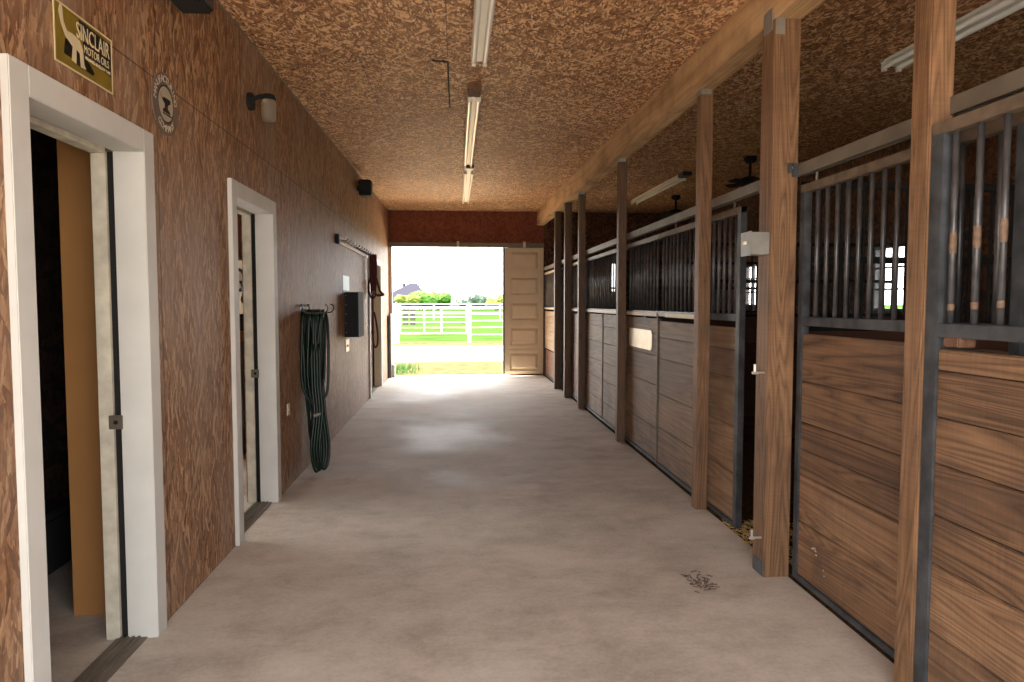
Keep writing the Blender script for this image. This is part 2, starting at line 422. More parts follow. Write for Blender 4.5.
# panelled wall with three doorways: openings in y, all 2.10 m high
DOORS = [(2.235, 3.005), (4.22, 5.02), (10.55, 12.0)]
TOP = 2.08; WT = 0.20
mb = MB(); prev = NEARY
for a, c in DOORS:
    mb.box(WL-WT, WL, prev, a-0.02, 0, zc(prev)+0.02 if False else 3.05)
    mb.box(WL-WT, WL, a-0.02, c+0.02, TOP+0.02, 3.05); prev = c+0.02
mb.box(WL-WT, WL, prev, FARY, 0, 3.05)
y0, y1 = NEARY, FARY
mb.hexa([(WL-WT, y0, 3.05), (WL, y0, 3.05), (WL, y1, 3.05), (WL-WT, y1, 3.05),
         (WL-WT, y0, zc(y0)+.01), (WL, y0, zc(y0)+.01), (WL, y1, zc(y1)+.01), (WL-WT, y1, zc(y1)+.01)])
struct(mb.build('wall_left', M_wall), 'strand board wall with three white framed doorways', 'wall')

def doorway(n, a, c, casing, label, beige=False):
    root = thing('door_%d' % n, (WL, (a+c)/2, 0), label, 'doorway'); root['kind'] = 'structure'
    cw, ct = 0.095, 0.026
    mat = M_white
    MB().box(WL, WL+ct, a-cw, a, 0, TOP+cw, 0.003).build('casing', mat, root)
    MB().box(WL, WL+ct, c, c+cw, 0, TOP+cw, 0.003).build('casing', mat, root)
    MB().box(WL, WL+ct, a, c, TOP, TOP+cw, 0.003).build('head_casing', mat, root)
    jm = M_beige if beige else M_white
    # split jambs of a sliding pocket door: aisle half, slot, room half
    xs = WL-0.175
    MB().box(xs-0.0, WL+0.004, a-0.02, a, 0, TOP, 0.001).build('jamb', mat, root)
    MB().box(WL-0.10, WL+0.004, c, c+0.02, 0, TOP, 0.001).build('jamb', jm, root)
    MB().box(xs-0.012, WL-0.13, c-0.006, c+0.02, 0, TOP, 0.001).build('pocket_jamb', M_edge, root)
    MB().box(WL-0.13, WL-0.10, c+0.012, c+0.02, 0, TOP).build('pocket_slot', M_dark, root)
    MB().box(WL-0.10, WL+0.004, a, c, TOP, TOP+0.02, 0.001).build('head_jamb', mat, root)
    MB().box(xs-0.012, WL-0.13, a, c, TOP-0.01, TOP+0.02, 0.001).build('head_jamb', M_edge, root)
    lp = MB().box(WL-0.148, WL-0.092, c-0.009, c+0.0, 0.915, 0.975, 0.002).build('latch_plate', M_brass, root)
    MB().cyl((WL-0.118, c-0.013, 0.945), (WL-0.118, c-0.006, 0.945), 0.009).build('keyhole', M_dark, lp)
    g = MB(); g.box(xs+0.03, WL-0.02, a, c, 0, 0.006)
    for k in range(4): g.box(xs+0.045+0.024*k, xs+0.055+0.024*k, a, c, 0.006, 0.012)
    g.build('floor_track', M_track, root)
    return root
doorway(1, *DOORS[0], None, 'white framed doorway under the metal sign, dark room with a tan panel inside')
doorway(2, *DOORS[1], None, 'white framed doorway beside the green hose, cream room inside')
doorway(3, *DOORS[2], None, 'far doorway with beige jamb behind the hanging red halter', True)

# store room behind doorway 1, tack room behind doorway 2
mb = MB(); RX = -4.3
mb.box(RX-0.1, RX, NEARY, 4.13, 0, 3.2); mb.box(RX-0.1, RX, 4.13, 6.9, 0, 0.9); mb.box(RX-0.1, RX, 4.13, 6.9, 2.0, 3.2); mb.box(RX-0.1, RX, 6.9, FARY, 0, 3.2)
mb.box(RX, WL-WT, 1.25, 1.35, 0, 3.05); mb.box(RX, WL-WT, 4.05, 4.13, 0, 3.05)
struct(mb.build('wall_storeroom', M_store), 'strand board walls of the store room, coloured dark for its shade', 'wall')
mb = MB(); mb.box(-1.775, WL-WT, 3.25, 3.33, 0.0, 2.7, 0.002)
struct(mb.build('wall_inner', M_tan), 'plain tan hardboard partition standing just inside the first doorway', 'partition')
mb = MB(); mb.box(RX, WL-WT, 6.8, 6.9, 0, 3.05)
mb.box(RX, RX+0.02, 4.14, 6.8, 0, 0.9); mb.box(RX, RX+0.02, 4.14, 6.8, 2.0, 3.05)
struct(mb.build('wall_tackroom', M_cream), 'cream painted wall of the tack room', 'wall')
mb = MB(); mb.box(RX, WL-WT, 10.2, 10.3, 0, 3.05); mb.box(RX, WL-WT, 12.4, 12.5, 0, 3.05)
struct(mb.build('wall_office', M_beige), 'beige walls of the room behind the far doorway', 'wall')

# far end wall: header, wall behind the sliding door, end of the stalls with a slot window
mb = MB()
zt = zc(FARY)+0.03
mb.box(WL-0.0, SX, FARY, FARY+0.1, 2.56, zt)
mb.box(1.05, SX, FARY, FARY+0.1, 0, 2.56)
mb.box(-1.42, -1.262, FARY, FARY+0.1, 0, 2.56); mb.box(-4.5, -1.42, FARY, FARY+0.1, 0, zt)
struct(mb.build('wall_far', M_head), 'dark reddish strand board header over the far opening', 'wall')
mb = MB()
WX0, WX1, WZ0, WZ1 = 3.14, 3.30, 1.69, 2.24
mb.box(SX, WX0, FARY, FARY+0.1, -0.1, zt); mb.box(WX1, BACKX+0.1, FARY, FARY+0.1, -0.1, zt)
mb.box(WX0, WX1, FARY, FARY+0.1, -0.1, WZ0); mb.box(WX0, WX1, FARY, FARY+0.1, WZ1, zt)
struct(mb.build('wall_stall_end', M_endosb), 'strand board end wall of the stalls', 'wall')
# outer wall of the stalls with windows
WINS = [(6.72, 7.40, 1.36, 2.08), (10.28, 10.95, 1.40, 2.06)]
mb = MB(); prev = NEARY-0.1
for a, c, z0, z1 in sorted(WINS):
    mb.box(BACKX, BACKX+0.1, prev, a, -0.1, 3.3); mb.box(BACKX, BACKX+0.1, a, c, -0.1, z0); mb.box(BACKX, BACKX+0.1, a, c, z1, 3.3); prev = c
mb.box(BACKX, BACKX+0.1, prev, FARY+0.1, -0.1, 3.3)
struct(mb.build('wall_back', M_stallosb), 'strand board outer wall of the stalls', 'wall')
for i, (a, c, z0, z1) in enumerate(WINS):
    w = thing('window_%d' % (i+1), (BACKX, (a+c)/2, z0), 'small barred window in the outer stall wall', 'window'); w['kind'] = 'structure'
    fr = MB(); t = 0.03
    fr.box(BACKX-0.01, BACKX+0.06, a, a+t, z0, z1); fr.box(BACKX-0.01, BACKX+0.06, c-t, c, z0, z1)
    fr.box(BACKX-0.01, BACKX+0.06, a+t, c-t, z0, z0+t); fr.box(BACKX-0.01, BACKX+0.06, a+t, c-t, z1-t, z1)
    fr.box(BACKX+0.0, BACKX+0.05, (a+c)/2-0.012, (a+c)/2+0.012, z0+t, z1-t)
    for q in (1, 2): zz = z0+(z1-z0)*q/3; fr.box(BACKX+0.0, BACKX+0.05, a+t, c-t, zz-0.01, zz+0.01)
    fr.build('window_frame', M_blackmetal, w)
    MB().box(BACKX+0.03, BACKX+0.034, a+t, c-t, z0+t, z1-t).build('pane', M_glass, w)
w = thing('window_3', (RX, 5.5, 0.9), 'wide window in the tack room', 'window'); w['kind'] = 'structure'
MB().box(RX-0.06, RX-0.055, 4.14, 6.8, 0.9, 2.0).build('pane', M_glass, w)
w = thing('window_4', ((WX0+WX1)/2, FARY, WZ0), 'slot window in the end wall of the stalls', 'window'); w['kind'] = 'structure'
MB().box(WX0, WX1, FARY+0.04, FARY+0.044, WZ0, WZ1).build('pane', M_glass, w)
mb = MB(); mb.box(SX+0.0, BACKX, NEARY-0.1, NEARY, -0.1, 3.2); mb.box(-4.5, WL, NEARY-0.1, NEARY, -0.1, 3.2); mb.box(WL, SX, NEARY-0.1, NEARY, 2.72, 3.1)  # unseen end wall closing off daylight; header added to darken the upper barn
struct(mb.build('wall_near', M_endosb), 'unseen near end wall with a header added to hold back skylight', 'wall')
# trim along the top of the panelled wall, and the base gap
mb = MB(); y0, y1 = NEARY, FARY-0.01
mb.tube([(WL+0.004, y0, zc(y0)-0.004), (WL+0.004, y1, zc(y1)-0.004)], 0.005, 6, smooth=0)
struct(mb.build('trim_1', M_track), 'thin pale trim line where wall meets ceiling', 'trim')

# long header beam
mb = MB(); y0, y1 = NEARY, FARY-0.005
mb.hexa([(1.615, y0, zb(y0)), (1.76, y0, zb(y0)), (1.76, y1, zb(y1)), (1.615, y1, zb(y1)),
         (1.615, y0, zc(y0)), (1.76, y0, zc(y0)), (1.76, y1, zc(y1)), (1.615, y1, zc(y1))], 0.004)
tag(mb.build('timber_beam', M_beam, origin=(1.69, 6, 2.8)), 'long pale timber beam along the ceiling carried by the stall posts', 'beam', kind='structure')

# ------------------------------------------------------------------ posts
def post(x0, x1, y0, y1, mat, label, bracket=0, plate=False):
    root = thing('timber_post', ((x0+x1)/2, (y0+y1)/2, 0), label, 'post', 'timber posts along the stall fronts')
    MB().box(x0, x1, y0, y1, 0, zb(y0), 0.005).build('shaft', mat, root)
    if bracket:
        z = zb(y0)
        bk = MB(); 
        if bracket == 2:
            bk.box(x0-0.004, x0, y0+0.02, y1-0.02, z-0.05, z+0.06, 0.001)
            bk.box(x0+0.005, x0+0.055, y0-0.004, y0, z-0.08, z+0.07, 0.001)
            bk.cyl((x0+0.03, y0-0.008, z-0.05), (x0+0.03, y0-0.003, z-0.05), 0.008); bk.cyl((x0+0.03, y0-0.008, z+0.03), (x0+0.03, y0-0.003, z+0.03), 0.008)
        else:
            bk.box(x0+0.002, x1-0.015, y0-0.004, y0, z-0.035, z+0.012, 0.001)
            bk.box(x0-0.004, x0, y0, y1-0.01, z-0.035, z+0.02, 0.001)
            for q in (0.02, 0.055): bk.cyl((x0+q, y0-0.008, z-0.012), (x0+q, y0-0.003, z-0.012), 0.006)
        bk.build('bracket', M_galv, root)['label'] = 'galvanised bracket at the post top'
    if plate:
        MB().box(x0-0.004, x0, y0+0.005, y1-0.02, 0.005, 0.085, 0.001).build('base_plate', M_steel, root)
    return root
post(1.625, 1.715, 2.265, 2.36, M_post, 'slim timber post closest to the camera, steel door stile against it')
post(1.612, 1.752, 3.415, 3.555, M_post, 'thick timber post carrying the grey switch box', 2, True)
post(1.668, 1.752, 4.60, 4.69, M_post, 'slim timber post standing before the half open stall door', 1)
post(1.668, 1.752, 6.95, 7.04, M_post_dark, 'slim timber post between the plaque panel and the next stall', 1)
post(1.662, 1.752, 9.19, 9.29, M_post_dark, 'slim dark post, third from the far end of the aisle', 1)
post(1.648, 1.752, 10.29, 10.40, M_post_dark, 'slim dark post with pale edge, second from the far end')
post(1.648, 1.752, 11.35, 11.46, M_post_dark, 'slim dark post, last before the far opening')

# ------------------------------------------------------------------ stall fronts
_bar = {}
def bar_copy(root, x, y, z0, z1, r=0.0105, mat=None):
    mat = mat or M_bar
    key = (round(z0, 3), round(z1, 3), r, mat.name)
    if key not in _bar:
        o = MB().cyl((0, 0, z0), (0, 0, z1), r, seg=12).build('bar', mat, smooth=False)
        for p in o.data.polygons: p.use_smooth = abs(p.normal.z) < 0.5
        _bar[key] = o.data
    else:
        o = bpy.data.objects.new('bar', _bar[key]); COL.objects.link(o)
    o.parent = root; o.location = Vector((x, y, 0)) - parent_world(root)
    return o

def stall_front(name, label, cat, ya, yb, x, seams, mat, group=None, thick=0.04, z_low=0.025, spacing=0.0885, first=None,
                stile=0.045, stiles=(True, True), top=2.05, rail_mat=None, strips=(), gap=0.04, ledge=None, bars_mat=None, lower=None):
    rail_mat = rail_mat or M_rail
    root = thing(name, (x+thick/2, (ya+yb)/2, 0), label, cat, group)
    zr = 1.335
    # planks
    p = MB(); zs = [z_low+0.03]+list(seams)+[zr-gap]
    a = ya+(stile if stiles[0] else 0); c = yb-(stile if stiles[1] else 0)
    for z0, z1 in zip(zs, zs[1:]):
        if lower and z0 < lower: continue
        p.box(x+0.006, x+thick-0.006, a+0.0005, c-0.0005, z0+0.0018, z1-0.0018, 0.004)
    p.build('plank_panel', mat, root)
    if lower:
        MB().box(x+0.02, x+thick-0.006, a, c, z_low, lower-0.004).build('recess_panel', M_plank_red, root)
    fr = MB()
    if stiles[0]: fr.box(x, x+thick, ya, ya+stile, z_low, top, 0.002)
    if stiles[1]: fr.box(x, x+thick, yb-stile, yb, z_low, top, 0.002)
    fr.box(x, x+thick, a, c, zr, zr+0.045, 0.002)
    fr.box(x-0.003, x+thick, a, c, z_low, z_low+0.03, 0.002)
    if not any(stiles): fr.box(x+thick-0.004, x+thick+0.004, (a+c)/2-0.03, (a+c)/2+0.03, z_low, zr+0.04)
    fr.build('frame', M_steel, root)
    MB().box(x-0.002, x+thick+0.002, ya, yb, top-0.042, top, 0.003).build('top_rail', rail_mat, root)
    if ledge:
        MB().box(x-0.012, x+thick, ledge[0], ledge[1], zr-0.004, zr+0.03, 0.003).build('ledge_strip', M_beige, root)['label'] = 'pale dusty ledge under the bars'
    for s_ in strips:
        MB().box(x-0.004, x+0.006, s_-0.011, s_+0.011, z_low, zr-0.005, 0.001).build('seam_strip', M_track, root)
    y = (first if first is not None else c-0.07); bars = []
    while y > a+0.02:
        bars.append(bar_copy(root, x+thick/2, y, zr+0.04, top-0.035, mat=bars_mat)); y -= spacing
    return root, bars

# nearest panel, in line with the posts
rt, bars = stall_front('stall_panel', 'brown plank stall panel with bars at the near end, rubbed pale spots on its bars', 'stall panel', 0.7, 2.262, 1.634,
            [0.31, 0.55, 0.72, 0.90, 1.06, 1.22], M_plank, 'stall fronts along the aisle', first=2.17, spacing=0.106, stile=0.062, top=2.06, thick=0.045)
for b_, (yy, dz) in zip(bars[:3], ((0, 0.0), (0, 0.01), (0, 0.02))):
    lw = parent_world(b_)
    MB().lathe((lw.x, lw.y, 1.615+dz), [(0.0108, 0), (0.0116, 0.015), (0.0116, 0.05), (0.0108, 0.07)], 12).build('worn_spot', M_rub, b_)['label'] = 'bare tan worn spot'
    MB().lathe((lw.x, lw.y, 1.425+dz*0.5), [(0.0108, 0), (0.0114, 0.006), (0.0108, 0.022)], 12).build('worn_spot', M_rub, b_)['label'] = 'bare tan worn spot'
MB().box(1.625, 1.69, 2.09, 2.16, 1.305, 1.336, 0.004).build('hinge_block', M_rust, rt)['label'] = 'rusty block under the bar rail'

# near sliding door, closed, between the slim post and the thick post
rt, bars = stall_front('stall_door', 'closed plank stall door with bars between the slim near post and the thick post', 'stall door', 2.0, 3.40, SX,
            [0.325, 0.57, 0.70, 0.84, 1.05], M_plank, 'stall fronts along the aisle', first=3.262, spacing=0.0875, z_low=0.012, stile=0.045)
for y in (3.28, 2.55): MB().cyl((SX+0.02, y, 2.045), (SX+0.02, y, 2.097), 0.007).build('hanger', M_track, rt)
sc = MB()
for y0_, y1_, z_ in ((3.215, 3.20, 0.225), (3.20, 3.18, 0.232), (3.185, 3.172, 0.222), (3.178, 3.165, 0.205), (3.105, 3.10, 0.155), (3.098, 3.092, 0.13)):
    sc.box(SX+0.003, SX+0.0065, y0_, y1_, z_, z_+0.006, 0.0008)
sc.build('paint_scuff', M_white, rt)['label'] = 'small white paint scuff'
# half open sliding door of the second stall
rt, bars = stall_front('stall_door', 'half open plank stall door behind a slim post, its dark steel edge beside the gap', 'stall door', 4.13, 5.845, SX,
            [0.36, 0.66, 0.97, 1.15], M_plank_far, 'stall fronts along the aisle', spacing=0.096, stile=0.055, ledge=(4.72, 5.62), z_low=0.02, stiles=(True, False))
for y in (4.28, 5.45): MB().cyl((SX+0.02, y, 2.045), (SX+0.02, y, 2.097), 0.007).build('hanger', M_track, rt)
# fixed panel of the second stall with plaque
X2 = SX
stall_front('stall_panel', 'grey brown plank stall panel with bars carrying the pale plaque', 'stall panel', 5.85, 6.95, X2,
            [0.34, 0.72, 0.98, 1.18], M_plank_far, 'stall fronts along the aisle', spacing=0.105, strips=(5.863,), ledge=(5.88, 6.93), rail_mat=M_track, gap=0.02, stiles=(False, False))
pq = MB()
def rrect(y0, y1, z0, z1, r, n=6):
    P = []
    for cy, cz, a0 in ((y1-r, z1-r, 0), (y0+r, z1-r, 90), (y0+r, z0+r, 180), (y1-r, z0+r, 270)):
        for k in range(n+1):
            t = math.radians(a0+90*k/n); P.append((cy+r*math.cos(t), cz+r*math.sin(t)))
    return P
pq.prism([(X2-0.003, y, z) for y, z in rrect(6.03, 6.83, 1.02, 1.2, 0.045)], (0.008, 0, 0))
tag(pq.build('name_plaque', M_plaque, origin=(X2, 6.4, 1.02)), 'blank pale plaque with rounded corners on the grey plank stall front', 'plaque')
# third stall
stall_front('stall_panel', 'grey brown plank stall panel with bars beyond the plaque panel, split by a strip', 'stall panel', 7.05, 9.19, SX,
            [0.26, 0.52, 0.74, 0.97, 1.17], M_plank_far, 'stall fronts along the aisle', spacing=0.105, strips=(8.12,), ledge=(7.1, 9.17), rail_mat=M_track, gap=0.02, stiles=(False, False))
stall_front('stall_door', 'closed brown stall door with bars between the second and third posts from the far end', 'stall door', 9.30, 10.29, SX,
            [0.45, 0.85], M_plank_red, 'stall fronts along the aisle', spacing=0.10, ledge=(9.33, 10.27), rail_mat=M_beige, bars_mat=M_track)
stall_front('stall_panel', 'pale plank stall panel with bars next to the far opening', 'stall panel', 11.47, 13.56, SX,
            [0.56, 0.74, 0.90, 1.07, 1.2], M_plank_pale, 'stall fronts along the aisle', spacing=0.10, ledge=(11.5, 13.5), rail_mat=M_beige, bars_mat=M_track, lower=0.54)

# overhead door tracks
def track(ya, yb, label, x=SX-0.014, z=2.098, bracket=None):
    root = thing('door_track', (x+0.02, (ya+yb)/2, z), label, 'door track', 'door tracks above the stall fronts')
    t = MB()
    t.box(x, x+0.004, ya, yb, z, z+0.06); t.box(x+0.004, x+0.046, ya, yb, z+0.056, z+0.06)
    t.box(x+0.042, x+0.046, ya, yb, z, z+0.056); t.box(x+0.004, x+0.016, ya, yb, z, z+0.004); t.box(x+0.032, x+0.042, ya, yb, z, z+0.004)
    t.build('channel', M_track, root)
    if bracket:
        for yb_ in bracket:
            MB().box(x-0.03, x+0.01, yb_-0.003, yb_+0.003, z-0.004, z+0.064, 0.001).build('end_bracket', M_steel, root)
    return root
track(0.7, 2.2655, 'dusty door track over the nearest stall panel', 1.70)
track(2.365, 3.405, 'dusty door track ending at the thick post', bracket=(3.402,))
track(3.56, 6.945, 'door track over the half open stall door', bracket=(3.565,))
track(7.05, 9.185, 'door track over the third stall panel')
track(9.30, 10.285, 'short door track between the dark posts')
track(10.40, 11.35, 'short door track over the dark open stall')
track(11.47, 13.56, 'door track over the pale plank panel')

# partitions between the stalls: planks below, black bars above
for i, (yp, xa) in enumerate(((3.49, SX+0.06), (7.0, X2+0.05), (10.34, SX+0.06))):
    root = thing('wall_partition', ((xa+BACKX)/2, yp, 0), 'plank stall partition with black bars above', 'partition'); root['kind'] = 'structure'
    p = MB(); z = 0.0
    for k in range(5): p.box(xa, BACKX, yp-0.02, yp+0.02, z+0.001, z+0.26-0.001, 0.002); z += 0.26
    p.build('plank_panel', M_partition, root)
    fr = MB()
    for zz in (1.30, 1.66, 2.05): fr.box(xa, BACKX, yp-0.018, yp+0.018, zz, zz+0.035)
    for xx in (xa, xa+0.85, xa+1.5, xa+2.2, BACKX-0.05): fr.box(xx, xx+0.045, yp-0.022, yp+0.022, 1.3, 2.085)
    fr.build('frame', M_black, root)
    gr = MB(); x = xa+0.1
    while x < BACKX-0.08:
        gr.cyl((x, yp, 1.33), (x, yp, 2.06), 0.008, seg=8); x += 0.12
    gr.build('grille', M_black, root)

# ------------------------------------------------------------------ far sliding door and its track
root = thing('sliding_door', (1.32, 13.6, 0.02), 'beige five panel sliding door slid open beside the far opening', 'door')
dx0, dx1, dz0, dz1, dy = 0.93, 1.745, 0.025, 2.545, 13.60
MB().box(dx0+0.04, dx1, dy, dy+0.035, dz0, dz1).build('slab', M_beige, root)
hh = (dz1-dz0)/5
for k in range(5):
    z0 = dz0+hh*k; z1 = z0+hh
    pn = MB(); yo = dy-0.028
    pn.box(dx0+0.045, dx1-0.005, yo, dy, z0+0.004, z0+0.075, 0.003); pn.box(dx0+0.045, dx1-0.005, yo, dy, z1-0.075, z1-0.012, 0.003)
    pn.box(dx0+0.045, dx0+0.14, yo, dy, z0+0.075, z1-0.075, 0.003); pn.box(dx1-0.10, dx1-0.005, yo, dy, z0+0.075, z1-0.075, 0.003)
    # raised field with sloping sides
    a0, a1, b0, b1 = dx0+0.155, dx1-0.115, z0+0.09, z1-0.09; s_ = 0.05
    pn.hexa([(a0, dy, b0), (a1, dy, b0), (a1, dy, b1), (a0, dy, b1),
             (a0+s_, yo, b0+s_), (a1-s_, yo, b0+s_), (a1-s_, yo, b1-s_), (a0+s_, yo, b1-s_)])
    pn.build('panel', M_beige, root)
MB().box(dx0, dx0+0.04, dy-0.02, dy+0.045, dz0, dz1+0.0, 0.003).build('edge_stile', M_track, root)
root = thing('sliding_door_track', (0.2, 13.6, 2.56), 'grey beige track cover along the top of the far opening', 'door track')
MB().box(WL+0.005, 1.745, 13.555, FARY-0.001, 2.55, 2.635, 0.004).build('cover', M_track, root)
for x in (0.02, 1.33): MB().box(x, x+0.05, 13.54, 13.556, 2.545, 2.66, 0.003).build('bracket', M_beige, root)
root = thing('corner_guard', (-1.275, 13.5, 0), 'grey upright guard board at the edge of the far opening', 'guard board')
MB().box(-1.318, -1.285, 13.25, 13.63, 0, 1.20, 0.004).build('board', M_blackmetal, root)
MB().box(-1.284, -1.255, 13.30, 13.63, 0.0, 1.24, 0.004).build('facing', M_track, root)
MB().box(-1.254, -1.20, 13.45, 13.63, 0.0, 0.24, 0.01).build('floor_stop', M_white, root)
mb = MB(); mb.box(WL+0.004, -1.255, FARY-0.006, FARY+0.105, 0, 2.545, 0.002)
struct(mb.build('trim_2', M_beige), 'pale side trim of the far opening', 'trim')

# ------------------------------------------------------------------ wall things
# hanging tin sign
SY0, SY1, SZ0, SZ1 = 2.418, 2.803, 2.252, 2.457
M_olive = plain('sign_olive', (0.50, 0.42, 0.13), 0.35, 0.1, 0.15, 12)
M_signblack = plain('sign_black', (0.07, 0.065, 0.05), 0.4)
M_signcream = plain('sign_cream', (0.80, 0.74, 0.60), 0.4)
root = thing('tin_sign', (WL, (SY0+SY1)/2, SZ0), 'olive rectangular tin sign lettered SINCLAIR above the first doorway', 'sign')
MB().box(WL, WL+0.004, SY0, SY1, SZ0, SZ1, 0.001).build('plate', M_olive, root)
xs = WL+0.0046
bd = MB(); t = 0.006
bd.box(WL+0.003, xs+0.0006, SY0, SY1, SZ1-t, SZ1); bd.box(WL+0.003, xs+0.0006, SY0, SY1, SZ0, SZ0+t)
bd.box(WL+0.003, xs+0.0006, SY0, SY0+t, SZ0+t, SZ1-t); bd.box(WL+0.003, xs+0.0006, SY1-t, SY1, SZ0+t, SZ1-t)
bd.build('border', M_signcream, root)
def on_wall(y, z, x=xs):   # text plane facing +X, reading along +Y
    return Matrix(((0, 0, 1, x), (1, 0, 0, y), (0, 1, 0, z), (0, 0, 0, 1)))
def poly(pts, x0, d, name, mat, parent):
    W, H = SY1-SY0, SZ1-SZ0
    MB().prism([(x0, SY0+W*a, SZ0+H*c) for a, c in pts], (d, 0, 0)).build(name, mat, parent)
# dark field behind the words, and a plain generic pale four-legged shape
poly([(0.40, 0.76), (0.97, 0.56), (0.97, 0.90), (0.40, 0.94)], xs-0.0005, 0.0006, 'dark_field', M_signblack, root)
poly([(0.46, 0.40), (0.965, 0.30), (0.965, 0.60), (0.46, 0.64)], xs-0.0005, 0.0006, 'dark_field', M_signblack, root)
poly([(0.14, 0.20), (0.24, 0.20), (0.36, 0.14), (0.62, 0.12), (0.66, 0.18), (0.48, 0.40), (0.40, 0.56), (0.17, 0.46)], xs-0.0008, 0.0005, 'dark_field', M_signblack, root)
poly([(0.10, 0.98), (0.13, 0.985), (0.15, 0.72), (0.20, 0.60), (0.30, 0.62), (0.40, 0.58), (0.455, 0.46), (0.47, 0.22), (0.50, 0.15), (0.41, 0.14),
      (0.40, 0.36), (0.345, 0.40), (0.335, 0.15), (0.26, 0.16), (0.285, 0.40), (0.17, 0.50), (0.11, 0.66), (0.075, 0.84)], xs-0.0001, 0.0007, 'emblem', M_signcream, root)
text_mesh('lettering', 'SINCLAIR', 0.080, M_signcream, root, on_wall(SY0+0.250, SZ0+0.150), 0.0008, sx=0.68)
text_mesh('lettering', 'MOTOR OILS', 0.040, M_signcream, root, on_wall(SY0+0.270, SZ0+0.101), 0.0008, sx=0.75)
text_mesh('lettering', 'MELLOWED 80 MILLION YEARS', 0.0165, M_signcream, root, on_wall(SY0+0.278, SZ0+0.073), 0.0008, sx=0.78)
# round sign
CY, CZ, CR = 3.29, 2.355, 0.14
M_discgrey = plain('disc_grey', (0.40, 0.35, 0.31), 0.45, 0, 0.1, 20)
M_discpale = plain('disc_pale', (0.66, 0.62, 0.55), 0.45, 0, 0.1, 20)
M_disctext = plain('disc_text', (0.74, 0.69, 0.62), 0.5)
root = thing('round_sign', (WL, CY, CZ-CR), 'round grey metal sign with a ring of letters beside the first doorway', 'sign')
def disc(r, x0, x1, seg=48): return MB().cyl((x0, CY, CZ), (x1, CY, CZ), r, seg=seg)
disc(CR, WL, WL+0.004).build('plate', M_discgrey, root)
disc(CR*0.60, WL+0.004, WL+0.0046).build('dark_ring', M_signblack, root)
disc(CR*0.55, WL+0.0046, WL+0.0054).build('centre_disc', M_discpale, root)
poly2 = MB()
def pz(pts): return [(WL+0.0054, CY+CR*a, CZ+CR*c) for a, c in pts]
poly2.prism(pz([(-0.44, 0.22), (-0.26, 0.13), (-0.18, 0.20), (0.34, 0.20), (0.34, 0.08), (0.14, 0.0), (0.12, -0.12), (0.30, -0.20), (0.30, -0.28), (-0.26, -0.28), (-0.26, -0.20), (-0.10, -0.12), (-0.10, 0.0), (-0.24, 0.06)]), (0.0008, 0, 0))
poly2.prism(pz([(-0.28, -0.30), (0.52, -0.30), (0.52, -0.35), (-0.28, -0.35)]), (0.0008, 0, 0))
poly2.build('emblem', M_signblack, root)
for word, a0, step in (('MANUFACTURING', 172, -13.0), ('COMPANY', 232, 13.5)):
    for k, ch in enumerate(word):
        a = math.radians(a0+step*k); up = 1 if step < 0 else -1
        rot = a-PI/2 if up > 0 else a+PI/2
        Mx = Matrix(((0, 0, 1, WL+0.0042), (1, 0, 0, CY+CR*0.79*math.cos(a)), (0, 1, 0, CZ+CR*0.79*math.sin(a)), (0, 0, 0, 1))) @ Matrix.Rotation(rot, 4, 'Z')
        if k == 0: txt = []
        cu = text_mesh('lettering', ch, 0.044, M_disctext, root, Mx, 0.0008)
        txt.append(cu)
    base = txt[0]; bmj = bmesh.new()
    for o in txt: bmj.from_mesh(o.data)
    bmj.to_mesh(base.data); bmj.free()
    for o in txt[1:]: bpy.data.objects.remove(o)

# speakers
def speaker(x0, x1, y0, y1, z0, z1, label):
    root = thing('wall_speaker', (WL, (y0+y1)/2, z0), label, 'speaker', 'black speakers high on the wall')
    MB().box(x0, x1, y0, y1, z0, z1, 0.012).build('body', M_black, root)
    MB().box(x1, x1+0.006, y0+0.015, y1-0.015, z0+0.015, z1-0.015, 0.002).build('grille', M_blackmetal, root)
    MB().box(WL, x0, (y0+y1)/2-0.03, (y0+y1)/2+0.03, (z0+z1)/2-0.03, (z0+z1)/2+0.03).build('bracket', M_black, root)
speaker(-1.29, -1.13, 9.35, 9.58, 2.89, 3.10, 'black box speaker high on the wall near the far end')
speaker(-1.29, -1.14, 3.19, 3.43, 2.815, 3.03, 'black box speaker on the wall above the round sign')
# jelly jar lamp
root = thing('jar_lamp', (WL, 4.58, 2.72), 'black wall lamp with a clear glass jar above the second doorway', 'lamp')
MB().cyl((WL, 4.58, 2.74), (WL+0.028, 4.58, 2.74), 0.055, seg=24).build('wall_plate', M_black, root)
MB().tube([(WL+0.02, 4.58, 2.745), (WL+0.06, 4.57, 2.765), (WL+0.11, 4.56, 2.772)], 0.014, 10).build('arm', M_black, root)
MB().lathe((WL+0.13, 4.56, 2.745), [(0.044, 0), (0.046, 0.01), (0.04, 0.03), (0.02, 0.038)], 24).build('cap', M_black, root, smooth=True)
MB().lathe((WL+0.13, 4.56, 2.61), [(0.02, 0), (0.040, 0.006), (0.046, 0.025), (0.046, 0.11), (0.040, 0.135)], 24).build('glass_jar', M_jar, root, smooth=True)

